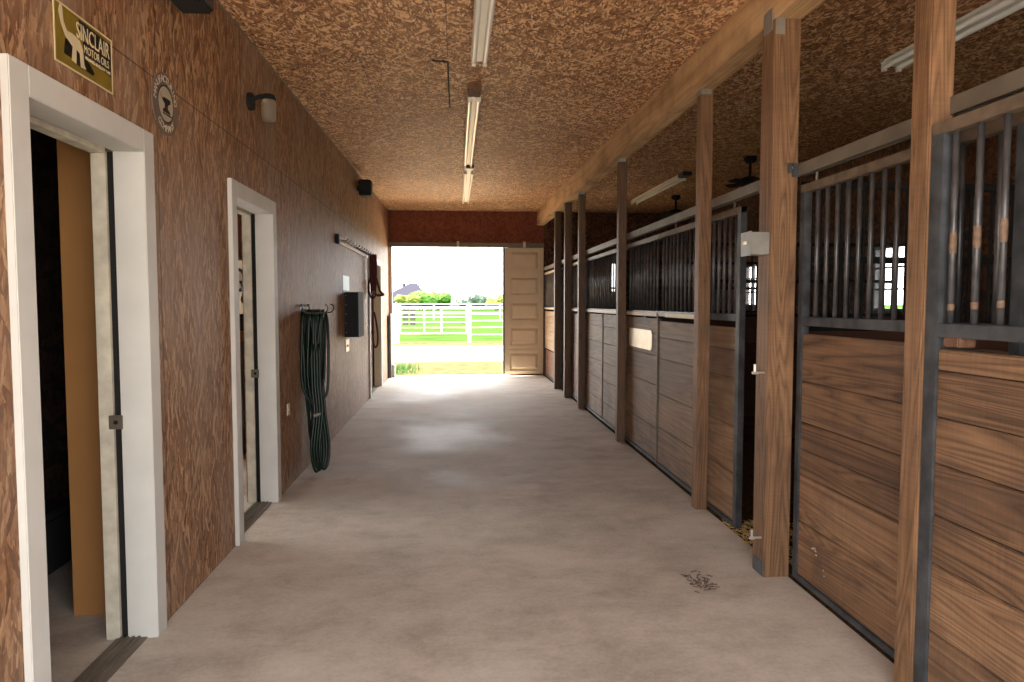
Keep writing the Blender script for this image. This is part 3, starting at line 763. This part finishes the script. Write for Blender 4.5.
# hook rail, halter
root = thing('hook_rail', (WL, 9.0, 2.12), 'long hook rail on the wall above the black metal box', 'hook rail')
MB().box(WL, WL+0.02, 7.72, 10.35, 2.115, 2.20, 0.003).build('board', M_beige, root)
MB().box(WL, WL+0.035, 7.70, 7.76, 2.105, 2.21, 0.003).build('end_block', M_black, root)
for k in range(11):
    y = 7.95+0.235*k
    MB().tube([(WL+0.02, y, 2.165), (WL+0.065, y, 2.16), (WL+0.095, y, 2.165), (WL+0.10, y, 2.19)], 0.007, 8).build('hook', M_galv if k < 4 else M_blackmetal, root)
hx, hy = WL+0.10, 10.30
root = thing('rope_halter', (hx, hy, 0.75), 'dark red halter and lead rope hanging from the hook rail', 'halter')
st = MB()
for dx, dz in ((-0.03, 0), (0.0, 0.01), (0.03, -0.01)):
    st.tube([(hx+dx, hy, 2.17), (hx+dx*1.2, hy+0.01, 1.95), (hx+dx*0.9, hy, 1.75), (hx+dx*0.6, hy+0.01, 1.6)], 0.022, 8)
st.build('crown_strap', M_red, root, smooth=True)
nb = MB()
nb.tube([(hx-0.03, hy, 1.85), (hx-0.075, hy+0.02, 1.72), (hx-0.06, hy, 1.58), (hx-0.01, hy, 1.52), (hx+0.03, hy, 1.56)], 0.017, 8)
nb.tube([(hx+0.03, hy, 1.86), (hx+0.06, hy+0.02, 1.74), (hx+0.10, hy, 1.62), (hx+0.15, hy, 1.575), (hx+0.06, hy, 1.565), (hx, hy, 1.60)], 0.018, 8)
nb.build('noseband', M_red, root, smooth=True)
lr = MB()
lr.tube([(hx-0.01, hy, 1.60), (hx-0.012, hy, 1.3), (hx-0.015, hy, 1.0), (hx-0.005, hy, 0.84), (hx+0.02, hy, 0.79), (hx+0.05, hy, 0.84), (hx+0.055, hy, 1.0), (hx+0.03, hy, 1.2), (hx+0.005, hy, 1.32)], 0.015, 8)
lr.build('lead_rope', M_red, root, smooth=True)
rg = MB()
for dx, z in ((0.0, 1.60), (0.03, 1.56)):
    rg.tube([(hx+dx+0.02*math.cos(a*PI/4), hy-0.012, z+0.02*math.sin(a*PI/4)) for a in range(8)], 0.004, 6, True, 2)
rg.build('ring', M_galv, root, smooth=True)

# electric box, card, switch
M_boxblack = plain('matt_black_enamel', (0.13, 0.135, 0.15), 0.85)
root = thing('electric_box', (WL, 8.46, 1.04), 'black metal box mounted on the wall beyond the green hose', 'electric box')
MB().box(WL, WL+0.155, 8.24, 8.70, 1.045, 1.58, 0.006).build('body', M_boxblack, root)
MB().box(WL+0.155, WL+0.165, 8.235, 8.705, 1.04, 1.585, 0.003).build('door', M_boxblack, root)
for k in range(5): MB().cyl((WL+0.02, 8.238, 1.10+0.11*k), (WL+0.02, 8.243, 1.10+0.11*k), 0.006).build('screw', M_galv, root)
tag(MB().box(WL, WL+0.004, 8.14, 8.62, 1.60, 1.775, 0.001).build('notice_card', M_paper, origin=(WL, 8.38, 1.6)), 'pale blue notice card on the wall above the black box', 'notice')
root = thing('switch_plate', (WL, 8.4, 0.86), 'ivory switch plate on the wall under the black box', 'light switch')
MB().box(WL, WL+0.008, 8.28, 8.54, 0.86, 1.01, 0.003).build('plate', M_ivory, root)
MB().box(WL+0.008, WL+0.02, 8.38, 8.42, 0.92, 0.95, 0.002).build('toggle', M_ivory, root)
root = thing('wall_outlet', (WL, 5.46, 0.57), 'tiny ivory outlet low on the wall between second doorway and hose', 'outlet')
MB().box(WL, WL+0.006, 5.42, 5.50, 0.57, 0.66, 0.002).build('plate', M_ivory, root)
MB().cyl((WL+0.006, 5.46, 0.615), (WL+0.012, 5.46, 0.615), 0.015).build('socket', M_beige, root)

# garden hose on its hanger
root = thing('hose_hanger', (WL, 6.1, 1.36), 'bent wire hanger fixed to the wall holding the green hose', 'hanger')
hg = MB()
for y in (6.0, 6.28):
    hg.tube([(WL, y, 1.42), (WL+0.02, y, 1.44), (WL+0.035, y, 1.375), (WL+0.12, y, 1.365), (WL+0.215, y, 1.37), (WL+0.235, y, 1.42), (WL+0.21, y, 1.44)], 0.006, 8)
hg.tube([(WL+0.12, 6.0, 1.365), (WL+0.12, 6.28, 1.365)], 0.006, 8, smooth=0)
hg.build('wire', M_steel, root, smooth=True)
MB().box(WL, WL+0.006, 5.99, 6.29, 1.395, 1.42, 0.002).build('back_plate', M_steel, root)
root = thing('garden_hose', (WL+0.12, 6.12, 0.02), 'dark green garden hose coiled in long loops on the wall', 'hose')
hb = MB(); rnd = random.Random(11)
for k in range(17):
    xo = WL+0.02+0.15*(k/16.0)+rnd.uniform(-0.012, 0.012)*(k > 0)
    zb_ = 0.26+rnd.uniform(-0.05, 0.22) if k < 8 else 0.14+rnd.uniform(-0.08, 0.10)
    if k == 16: zb_ = 0.60
    w = rnd.uniform(0.10, 0.16); yc = 6.14+rnd.uniform(-0.03, 0.03); sw = rnd.uniform(-0.005, 0.02)
    xm = max(WL+0.02, WL+0.04+0.66*(xo-WL-0.03)+rnd.uniform(-0.03, 0.03)); sw = xm-xo
    xl = WL+0.04+0.12*rnd.random()+0.03*(k/16.0)
    hb.tube([(xo, yc-w*0.8, 1.35), (xo, yc, 1.384), (xo, yc+w*0.8, 1.35), (xo+sw*.5, yc+w, 1.15), (xo+sw, yc+w*0.9, 0.75), (xl, yc+w*0.6, zb_+0.14),
             (xl, yc, zb_), (xl-0.01, yc-w*0.6, zb_+0.12), (xo+sw, yc-w*0.9, 0.75), (xo+sw*.5, yc-w, 1.15)], 0.0115, 8, True, 4)
for k, zb_ in enumerate((0.03, 0.045, 0.06, 0.05)):
    xo = WL+0.125+0.022*k
    hb.tube([(xo-0.03, 6.0, 1.1), (xo-0.02, 5.96, 0.75), (xo+0.0, 5.93, 0.52), (xo-0.025, 5.9, 0.22), (xo+0.0, 5.92, zb_), (xo+0.035, 5.95, zb_+0.04),
             (xo+0.045, 5.97, 0.25), (xo+0.015, 5.98, 0.52), (xo-0.01, 6.02, 0.8)], 0.0115, 8, False, 4)
hb.build('coil', M_hose, root, smooth=True)
# the side loop
MB().tube([(WL+0.20, 6.1, 1.37), (WL+0.225, 6.05, 1.25), (WL+0.235, 6.0, 0.95), (WL+0.225, 5.98, 0.70), (WL+0.19, 5.97, 0.66), (WL+0.17, 5.98, 0.80)], 0.0115, 8, False, 5).build('side_loop', M_hose, root, smooth=True)
cp = MB(); cp.cyl((WL+0.125, 5.915, 0.50), (WL+0.165, 5.915, 0.515), 0.016, seg=12); cp.cyl((WL+0.165, 5.915, 0.515), (WL+0.18, 5.915, 0.52), 0.012, seg=12)
cp.build('coupling', M_galv, root)['label'] = 'small silver hose coupling'

for o in S.objects:
    if o.parent is None and o.name in ('garden_hose', 'hose_hanger'): o.location.y -= 0.09
# ------------------------------------------------------------------ things on posts
root = thing('switch_box', (1.56, 3.475, 1.70), 'grey switch box on the thick timber post', 'switch box')
MB().box(1.515, 1.612, 3.422, 3.535, 1.70, 1.815, 0.004).build('box', M_galv, root)
MB().box(1.509, 1.515, 3.416, 3.541, 1.695, 1.82, 0.002).build('cover', M_galv, root)
MB().box(1.492, 1.509, 3.462, 3.482, 1.752, 1.77, 0.002).build('toggle', M_ivory, root)
def latch(y, z, label):
    root = thing('hook_bolt', (1.59, y, z), label, 'latch', 'zinc hook bolts on the thick post')
    MB().tube([(1.612, y, z), (1.57, y, z)], 0.006, 8, smooth=0).build('shank', M_latch, root)
    MB().tube([(1.56, y, z-0.005), (1.56, y, z+0.045)], 0.0075, 8, smooth=0).build('peg', M_latch, root)
    MB().box(1.545, 1.578, y-0.008, y+0.008, z-0.008, z+0.006, 0.002).build('foot', M_latch, root)
latch(3.45, 1.085, 'zinc hook bolt at mid height on the thick post')
latch(3.45, 0.205, 'zinc hook bolt near the floor on the thick post')
root = thing('track_bracket', (1.73, 3.40, 2.10), 'steel end bracket of the door track on the thick post', 'bracket')
MB().box(1.695, 1.752, 3.405, 3.414, 2.115, 2.165, 0.002).build('plate', M_steel, root)
MB().cyl((1.72, 3.399, 2.14), (1.72, 3.406, 2.14), 0.009, seg=6).build('bolt', M_galv, root)

# ------------------------------------------------------------------ fluorescent fixtures
def fixture(x, ya, yb, label, w=0.135, dark=False, group='fluorescent strip lights on the ceiling'):
    root = thing('strip_light', (x, (ya+yb)/2, zc((ya+yb)/2)-0.10), label, 'ceiling light', group)
    sl = 0.0135
    def hx_(x0, x1, y0, y1, d0, d1, bev=0.0):
        m_ = MB()
        m_.hexa([(x0, y0, zc(y0)-d1), (x1, y0, zc(y0)-d1), (x1, y1, zc(y1)-d1), (x0, y1, zc(y1)-d1),
                 (x0, y0, zc(y0)-d0), (x1, y0, zc(y0)-d0), (x1, y1, zc(y1)-d0), (x0, y1, zc(y1)-d0)], bev)
        return m_
    hx_(x-w*0.30, x+w*0.30, ya, yb, 0.0, 0.052, 0.004).build('body', M_fix, root)
    hx_(x-w*0.5, x+w*0.5, ya+0.01, yb-0.01, 0.03, 0.038).build('reflector', M_fix, root)
    for s_ in (-1, 1):
        MB().cyl((x+s_*w*0.33, ya+0.03, zc(ya)-0.062), (x+s_*w*0.33, yb-0.03, zc(yb)-0.062), 0.018, seg=12).build('tube', M_tube, root, smooth=False)
        for ye in (ya+0.012, yb-0.012):
            hx_(x+s_*w*0.33-0.014, x+s_*w*0.33+0.014, ye-0.012, ye+0.012, 0.03, 0.088).build('socket', M_fix, root)
    if dark:
        hx_(x-w*0.45, x+w*0.45, ya-0.22, ya-0.002, 0.0, 0.055, 0.006).build('dark_cover', M_rust if dark == 2 else M_blackmetal, root)['label'] = 'dark wiring cover at the near end'
    return root
fixture(0.165, 2.2, 4.75, 'strip light on the aisle ceiling closest to the camera', 0.115)
fixture(0.155, 5.6, 8.5, 'strip light in the middle of the aisle ceiling, dark cover at one end', 0.11, 2)
fixture(0.175, 8.95, 11.9, 'strip light on the aisle ceiling farthest from the camera', 0.13, 1)
fixture(3.02, 2.2, 4.62, 'strip light over the near stall, cut by the slim near post', 0.16)
fixture(3.08, 9.2, 11.7, 'strip light over the far stalls seen past a slim post', 0.14, 1)
cb = MB(); cb.tube([(-0.16, 4.90, zc(4.9)-0.006), (-0.06, 4.92, zc(4.9)-0.006), (-0.05, 4.98, zc(5)-0.006), (-0.05, 5.5, zc(5.5)-0.006), (-0.045, 6.1, zc(6.1)-0.006)], 0.006, 6)
tag(cb.build('ceiling_cable', M_black, origin=(-0.05, 5.5, zc(5.5))), 'thin black cable along a ceiling seam beside the strip lights', 'cable')

# ceiling fans over the stalls
def fan(x, y, label):
    root = thing('ceiling_fan', (x, y, zc(y)-0.35), label, 'ceiling fan', 'black ceiling fans over the stalls'); z = zc(y)
    MB().lathe((x, y, z-0.07), [(0.05, 0), (0.075, 0.03), (0.075, 0.069)], 20).build('canopy', M_black, root, smooth=True)
    MB().cyl((x, y, z-0.24), (x, y, z-0.06), 0.016).build('downrod', M_black, root)
    MB().lathe((x, y, z-0.36), [(0.05, 0), (0.12, 0.02), (0.14, 0.06), (0.12, 0.10), (0.04, 0.13)], 24).build('motor', M_black, root, smooth=True)
    for k in range(4):
        a = k*PI/2+0.5; c_, s_ = math.cos(a), math.sin(a)
        pts = []
        for r_, w_ in ((0.12, 0.035), (0.17, 0.05), (0.28, 0.06), (0.33, 0.05)): pts.append((r_, w_))
        P = [(x+c_*r_-s_*w_, y+s_*r_+c_*w_, z-0.31+0.01) for r_, w_ in pts]+[(x+c_*r_+s_*w_, y+s_*r_-c_*w_, z-0.31-0.01) for r_, w_ in reversed(pts)]
        MB().prism(P, (0, 0, 0.008)).build('blade', M_black, root)
fan(3.50, 7.98, 'black ceiling fan over the second stall')
fan(3.65, 11.2, 'black ceiling fan over the far stall')

# ------------------------------------------------------------------ inside the rooms
root = thing('wall_cabinet', (-2.3, 6.6, 1.86), 'brown wooden wall cabinet high inside the second doorway', 'cabinet')
MB().box(-2.9, -2.0, 6.45, 6.8, 1.86, 2.6, 0.004).build('body', M_cabwood, root)
for x in (-2.9, -2.44): MB().box(x+0.01, x+0.43, 6.43, 6.45, 1.88, 2.58, 0.004).build('door', M_cabwood, root)
root = thing('bridle', (-2.06, 6.77, 1.5), 'dark leather bridle hanging on the cream wall', 'bridle')
br = MB(); bx, by = -2.08, 6.765
br.tube([(bx-0.05, by, 1.72), (bx, by, 1.77), (bx+0.05, by, 1.72), (bx+0.04, by, 1.6), (bx, by, 1.57), (bx-0.04, by, 1.6)], 0.016, 8, True)
br.tube([(bx+0.02, by, 1.66), (bx+0.05, by-0.01, 1.55), (bx+0.03, by, 1.48), (bx+0.06, by, 1.44)], 0.014, 8)
br.build('strap', M_leather, root, smooth=True)
root = thing('tack_bench', (-2.4, 6.55, 0), 'black cabinet with a brown wooden top inside the second doorway', 'cabinet')
MB().box(-2.9, -2.0, 6.42, 6.78, 0.02, 1.10, 0.005).build('body', M_blackmetal, root)
MB().box(-2.95, -1.95, 6.38, 6.79, 1.10, 1.19, 0.004).build('worktop', M_counter, root)
for x in (-2.88, -2.44): MB().box(x, x+0.42, 6.405, 6.42, 0.05, 1.06, 0.004).build('door', M_blackmetal, root)
root = thing('storage_tin', (-2.1, 6.6, 1.19), 'dark box standing on the brown wooden cabinet top', 'box')
MB().box(-2.3, -1.98, 6.5, 6.72, 1.192, 1.32, 0.01).build('body', M_leather, root)
MB().box(-2.305, -1.975, 6.495, 6.725, 1.32, 1.345, 0.006).build('lid', M_black, root)
root = thing('storage_chest', (-2.7, 3.7, 0), 'dark chest on the floor inside the first doorway', 'chest')
MB().box(-3.1, -2.15, 3.55, 4.0, 0.01, 0.30, 0.01).build('body', M_mat, root)
MB().box(-3.11, -2.14, 3.54, 4.01, 0.30, 0.34, 0.008).build('lid', M_mat, root)

# straw at the open stall doorway
stw = MB(); rnd = random.Random(5)
for k in range(520):
    x = SX-0.02+abs(rnd.gauss(0, 0.28)); y = rnd.uniform(3.56, 4.3); z = 0.003+rnd.uniform(0, 0.012); a = rnd.uniform(0, PI); l = rnd.uniform(0.012, 0.05)
    if x > 3: continue
    stw.cyl((x-math.cos(a)*l, y-math.sin(a)*l, z), (x+math.cos(a)*l, y+math.sin(a)*l, z+rnd.uniform(0, 0.01)), 0.0022, seg=4)
tag(stw.build('straw_litter', M_straw), 'loose straw litter at the sill of the open stall', 'straw', None, 'stuff')

lt = MB(); rnd = random.Random(8)
for k in range(46):
    x, y, a, l = 1.26+rnd.gauss(0, 0.035), 3.37+rnd.gauss(0, 0.06), rnd.uniform(0, PI), rnd.uniform(0.006, 0.025)
    lt.cyl((x-math.cos(a)*l, y-math.sin(a)*l, 0.003), (x+math.cos(a)*l, y+math.sin(a)*l, 0.004), 0.0026, seg=5)
tag(lt.build('floor_litter', plain('brown_litter', (0.36, 0.30, 0.26), 0.9), origin=(1.26, 3.37, 0)), 'small patch of dark litter on the concrete near the thick post', 'litter', None, 'stuff')
# ------------------------------------------------------------------ outdoors
GZ = -0.06
struct(MB().box(-400, 400, FARY+0.15, 700, GZ-0.3, GZ-0.012).build('meadow', M_grass), 'bright green meadow beyond the white fence', 'meadow')
struct(MB().box(-60, 60, FARY+0.13, 17.6, GZ-0.2, GZ+0.004).build('ground_verge', M_dry), 'dry grass strip just outside the far opening', 'ground')
struct(MB().box(-60, 60, 17.4, 24.4, GZ-0.2, GZ).build('gravel_drive', M_gravel), 'sunlit gravel drive outside the far opening', 'drive')
struct(MB().box(-60, 60, 24.2, 27.0, GZ-0.2, GZ+0.003).build('ground_strip', M_dry), 'dry earth strip in front of the white fence', 'ground')
struct(MB().box(-60, 60, -60, NEARY-0.1, -0.3, -0.03).build('ground_yard', plain('yard_dirt', (0.56, 0.53, 0.49), 0.95, 0, 0.15, 2)), 'pale yard behind the camera', 'ground')
struct(MB().box(BACKX+0.15, 80, NEARY, FARY+0.15, -0.3, -0.07).build('ground_side', M_dry), 'ground beside the stalls', 'ground')
gt = MB(); rnd = random.Random(3)
for k in range(420):
    x = rnd.gauss(-1.35, 0.25); y = rnd.uniform(14.3, 16.2); hgt = rnd.uniform(0.06, 0.17); a = rnd.uniform(0, 2*PI); l = rnd.uniform(0, 0.06)
    gt.cyl((x, y, GZ), (x+math.cos(a)*l, y+math.sin(a)*l, GZ+hgt), 0.008, 0.001, 4)
tag(gt.build('grass_tuft', plain('tuft_grass', (0.22, 0.38, 0.11), 0.9, 0, 0.2, 8)), 'bright green grass tuft at the edge of the far opening', 'grass', None, 'stuff')

def fpost(x, y, w, hgt, label):
    root = thing('fence_post', (x, y, GZ), label, 'fence post', 'white posts of the paddock fence')
    MB().box(x-w/2, x+w/2, y-w/2, y+w/2, GZ, hgt, 0.01).build('shaft', M_fence, root)
    t = MB(); t.hexa([(x-w*.6, y-w*.6, hgt), (x+w*.6, y-w*.6, hgt), (x+w*.6, y+w*.6, hgt), (x-w*.6, y+w*.6, hgt),
                      (x-.01, y-.01, hgt+w*.4), (x+.01, y-.01, hgt+w*.4), (x+.01, y+.01, hgt+w*.4), (x-.01, y+.01, hgt+w*.4)]); t.build('cap', M_fence, root)
FY = 26.0
fpost(-2.24, FY, 0.20, 1.38, 'thick white fence post at the hinged end of the gate')
fpost(0.50, FY, 0.13, 1.40, 'white fence post at the latch end of the gate')
fpost(3.2, FY, 0.13, 1.40, 'white fence post hidden past the beige sliding door')
root = thing('paddock_gate', (-0.85, FY, 0.2), 'white rail gate between two fence posts across the gravel drive', 'gate')
fr = MB()
for z in (0.30, 1.28): fr.cyl((-2.10, FY, z), (0.40, FY, z), 0.024, seg=10)
for x in (-2.10, -1.20, -0.55, 0.40): fr.cyl((x, FY, 0.30), (x, FY, 1.28), 0.022, seg=10)
fr.build('frame', M_fence, root)
rl = MB()
for z in (0.52, 0.72, 0.92, 1.11): rl.cyl((-2.10, FY, z), (0.40, FY, z), 0.011, seg=8)
rl.build('rails', M_fence, root)
gp = MB()
for i in range(2):
    for j in range(4): gp.box(-2.0+0.27*i, -1.80+0.27*i, FY+0.03, FY+0.05, 0.62+0.165*j, 0.72+0.165*j, 0.004)
gp.build('dark_infill', M_blackmetal, root)['label'] = 'dark gridded infill at the hinged end'
root = thing('paddock_fence', (2, FY, 0.2), 'white rail fence continuing from the gate behind the sliding door', 'fence')
rl = MB()
for z in (0.25, 0.52, 0.78, 1.04, 1.30): rl.cyl((0.57, FY, z), (3.13, FY, z), 0.014, seg=8)
rl.build('rails', M_fence, root)
root = thing('far_fence', (0, 62, 0), 'distant thin white fence across the meadow', 'fence')
rl = MB()
for z in (0.5, 0.95, 1.35): rl.cyl((-10, 62, z), (9, 62, z), 0.045, seg=6)
rl.build('rails', M_fence, root)
for k in range(6): MB().box(-8.06+3*k, -7.94+3*k, 61.95, 62.05, GZ-0.02, 1.45).build('upright', M_fence, root)

def tree(x, y, w, z0, z1, mat, label, seed):
    rnd = random.Random(seed)
    root = thing('tree', (x, y, GZ), label, 'tree', 'trees beyond the meadow')
    MB().cyl((x, y, GZ), (x, y, z0+0.4*(z1-z0)), w*0.06, w*0.03, 10).build('trunk', M_bark, root)
    t = bmesh.new()
    for k in range(16):
        c = Vector((x+rnd.uniform(-1, 1)*w*0.38, y+rnd.uniform(-1, 1)*w*0.3, z0+(z1-z0)*(0.28+0.42*rnd.random())))
        r = (z1-z0)*rnd.uniform(0.20, 0.30)
        q = bmesh.new(); bmesh.ops.create_icosphere(q, subdivisions=3, radius=r)
        for v in q.verts: v.co *= 1+rnd.uniform(-0.14, 0.14); v.co.x *= 1.2; v.co += c
        me = bpy.data.meshes.new('t'); q.to_mesh(me); q.free(); t.from_mesh(me); bpy.data.meshes.remove(me)
    m_ = MB(); m_.bm.free(); m_.bm = t
    m_.build('crown', mat, root)
tree(-9.2, 132, 4.2, 0.0, 3.3, M_leaf3, 'small yellow green tree before the grey roofed house', 1)
tree(-6.7, 141, 4.6, 0.0, 4.2, M_leaf1, 'bright green tree just beyond the grey roofed house', 2)
tree(-3.8, 149.5, 4.6, 0.0, 4.3, M_leaf1, 'bright green round tree in the middle of the far opening', 3)
tree(2.2, 142, 5.0, 0.0, 3.7, M_leaf2, 'grey green tree in the middle distance past the white fence post', 4)
tree(5.2, 150, 4.4, 0.0, 3.6, M_leaf2, 'grey green tree second from the sliding door', 5)
tree(8.2, 140, 4.2, 0.0, 3.3, M_leaf3, 'olive green tree closest to the sliding door', 6)

root = thing('farm_house', (-11.5, 160, GZ), 'distant white house with a grey roof beyond the meadow', 'house')
MB().box(-17, -7.0, 156, 166, GZ, 2.3).build('walls', M_house, root)
rf = MB(); rf.hexa([(-17.6, 155.4, 2.25), (-6.4, 155.4, 2.25), (-6.4, 166.6, 2.25), (-17.6, 166.6, 2.25),
                    (-10.6, 159.5, 6.0), (-9.0, 159.5, 6.0), (-9.0, 162.5, 6.0), (-10.6, 162.5, 6.0)])
rf.build('roof', M_roof, root)
MB().box(-12.2, -11.6, 159, 160, 3.5, 5.9).build('chimney', M_roof, root)
for x in (-14.5, -11.5): MB().box(x, x+1.2, 155.9, 156.0, 0.9, 2.0).build('window', M_glassgrey, root)

# ------------------------------------------------------------------ light
W = bpy.data.worlds.new('sky'); S.world = W; W.use_nodes = True
bg = W.node_tree.nodes['Background']; WN = NT(W.node_tree)
bg.inputs['Color'].default_value = (0.975, 0.985, 1.0, 1)
tc = WN.node('ShaderNodeTexCoord'); sx_ = WN.node('ShaderNodeSeparateXYZ'); W.node_tree.links.new(tc.outputs['Generated'], sx_.inputs[0])
mr = WN.node('ShaderNodeMapRange'); W.node_tree.links.new(sx_.outputs[1], mr.inputs['Value'])
mr.inputs['From Min'].default_value = -1; mr.inputs['From Max'].default_value = 1
mr.inputs['To Min'].default_value = 0.85; mr.inputs['To Max'].default_value = 2.0
W.node_tree.links.new(mr.outputs[0], bg.inputs['Strength'])            # sky strengthened towards the far end, added to brighten the aisle there
sun = bpy.data.lights.new('sun', 'SUN'); sun.energy = 9.0; sun.angle = math.radians(1.5); sun.color = (1.0, 0.94, 0.84)
so = bpy.data.objects.new('sun', sun); COL.objects.link(so)
d = Vector((0.75, -0.12, -1.0)).normalized()          # travels from the panelled wall side towards the stalls
so.rotation_euler = d.to_track_quat('-Z', 'Y').to_euler()
def portal(name, loc, rot, sx, sy):
    a = bpy.data.lights.new(name, 'AREA'); a.shape = 'RECTANGLE'; a.size = sx; a.size_y = sy; a.cycles.is_portal = True
    o = bpy.data.objects.new(name, a); COL.objects.link(o); o.location = loc; o.rotation_euler = rot
portal('portal_far', (-0.15, FARY+0.11, 1.27), (PI/2, 0, PI), 2.3, 2.6)   # sampling guides in the two openings; they give no light
portal('portal_near', (0.2, NEARY-0.02, 1.5), (PI/2, 0, 0), 3.1, 3.1)

S.view_settings.view_transform = 'Standard'; S.view_settings.look = 'None'
S.view_settings.exposure = 2.85; S.view_settings.gamma = 1.0; S.view_settings.use_curve_mapping = False
S.cycles.use_denoising = True
S.cycles.max_bounces = 10; S.cycles.diffuse_bounces = 8; S.cycles.transmission_bounces = 8
S.cycles.sample_clamp_indirect = 6.0
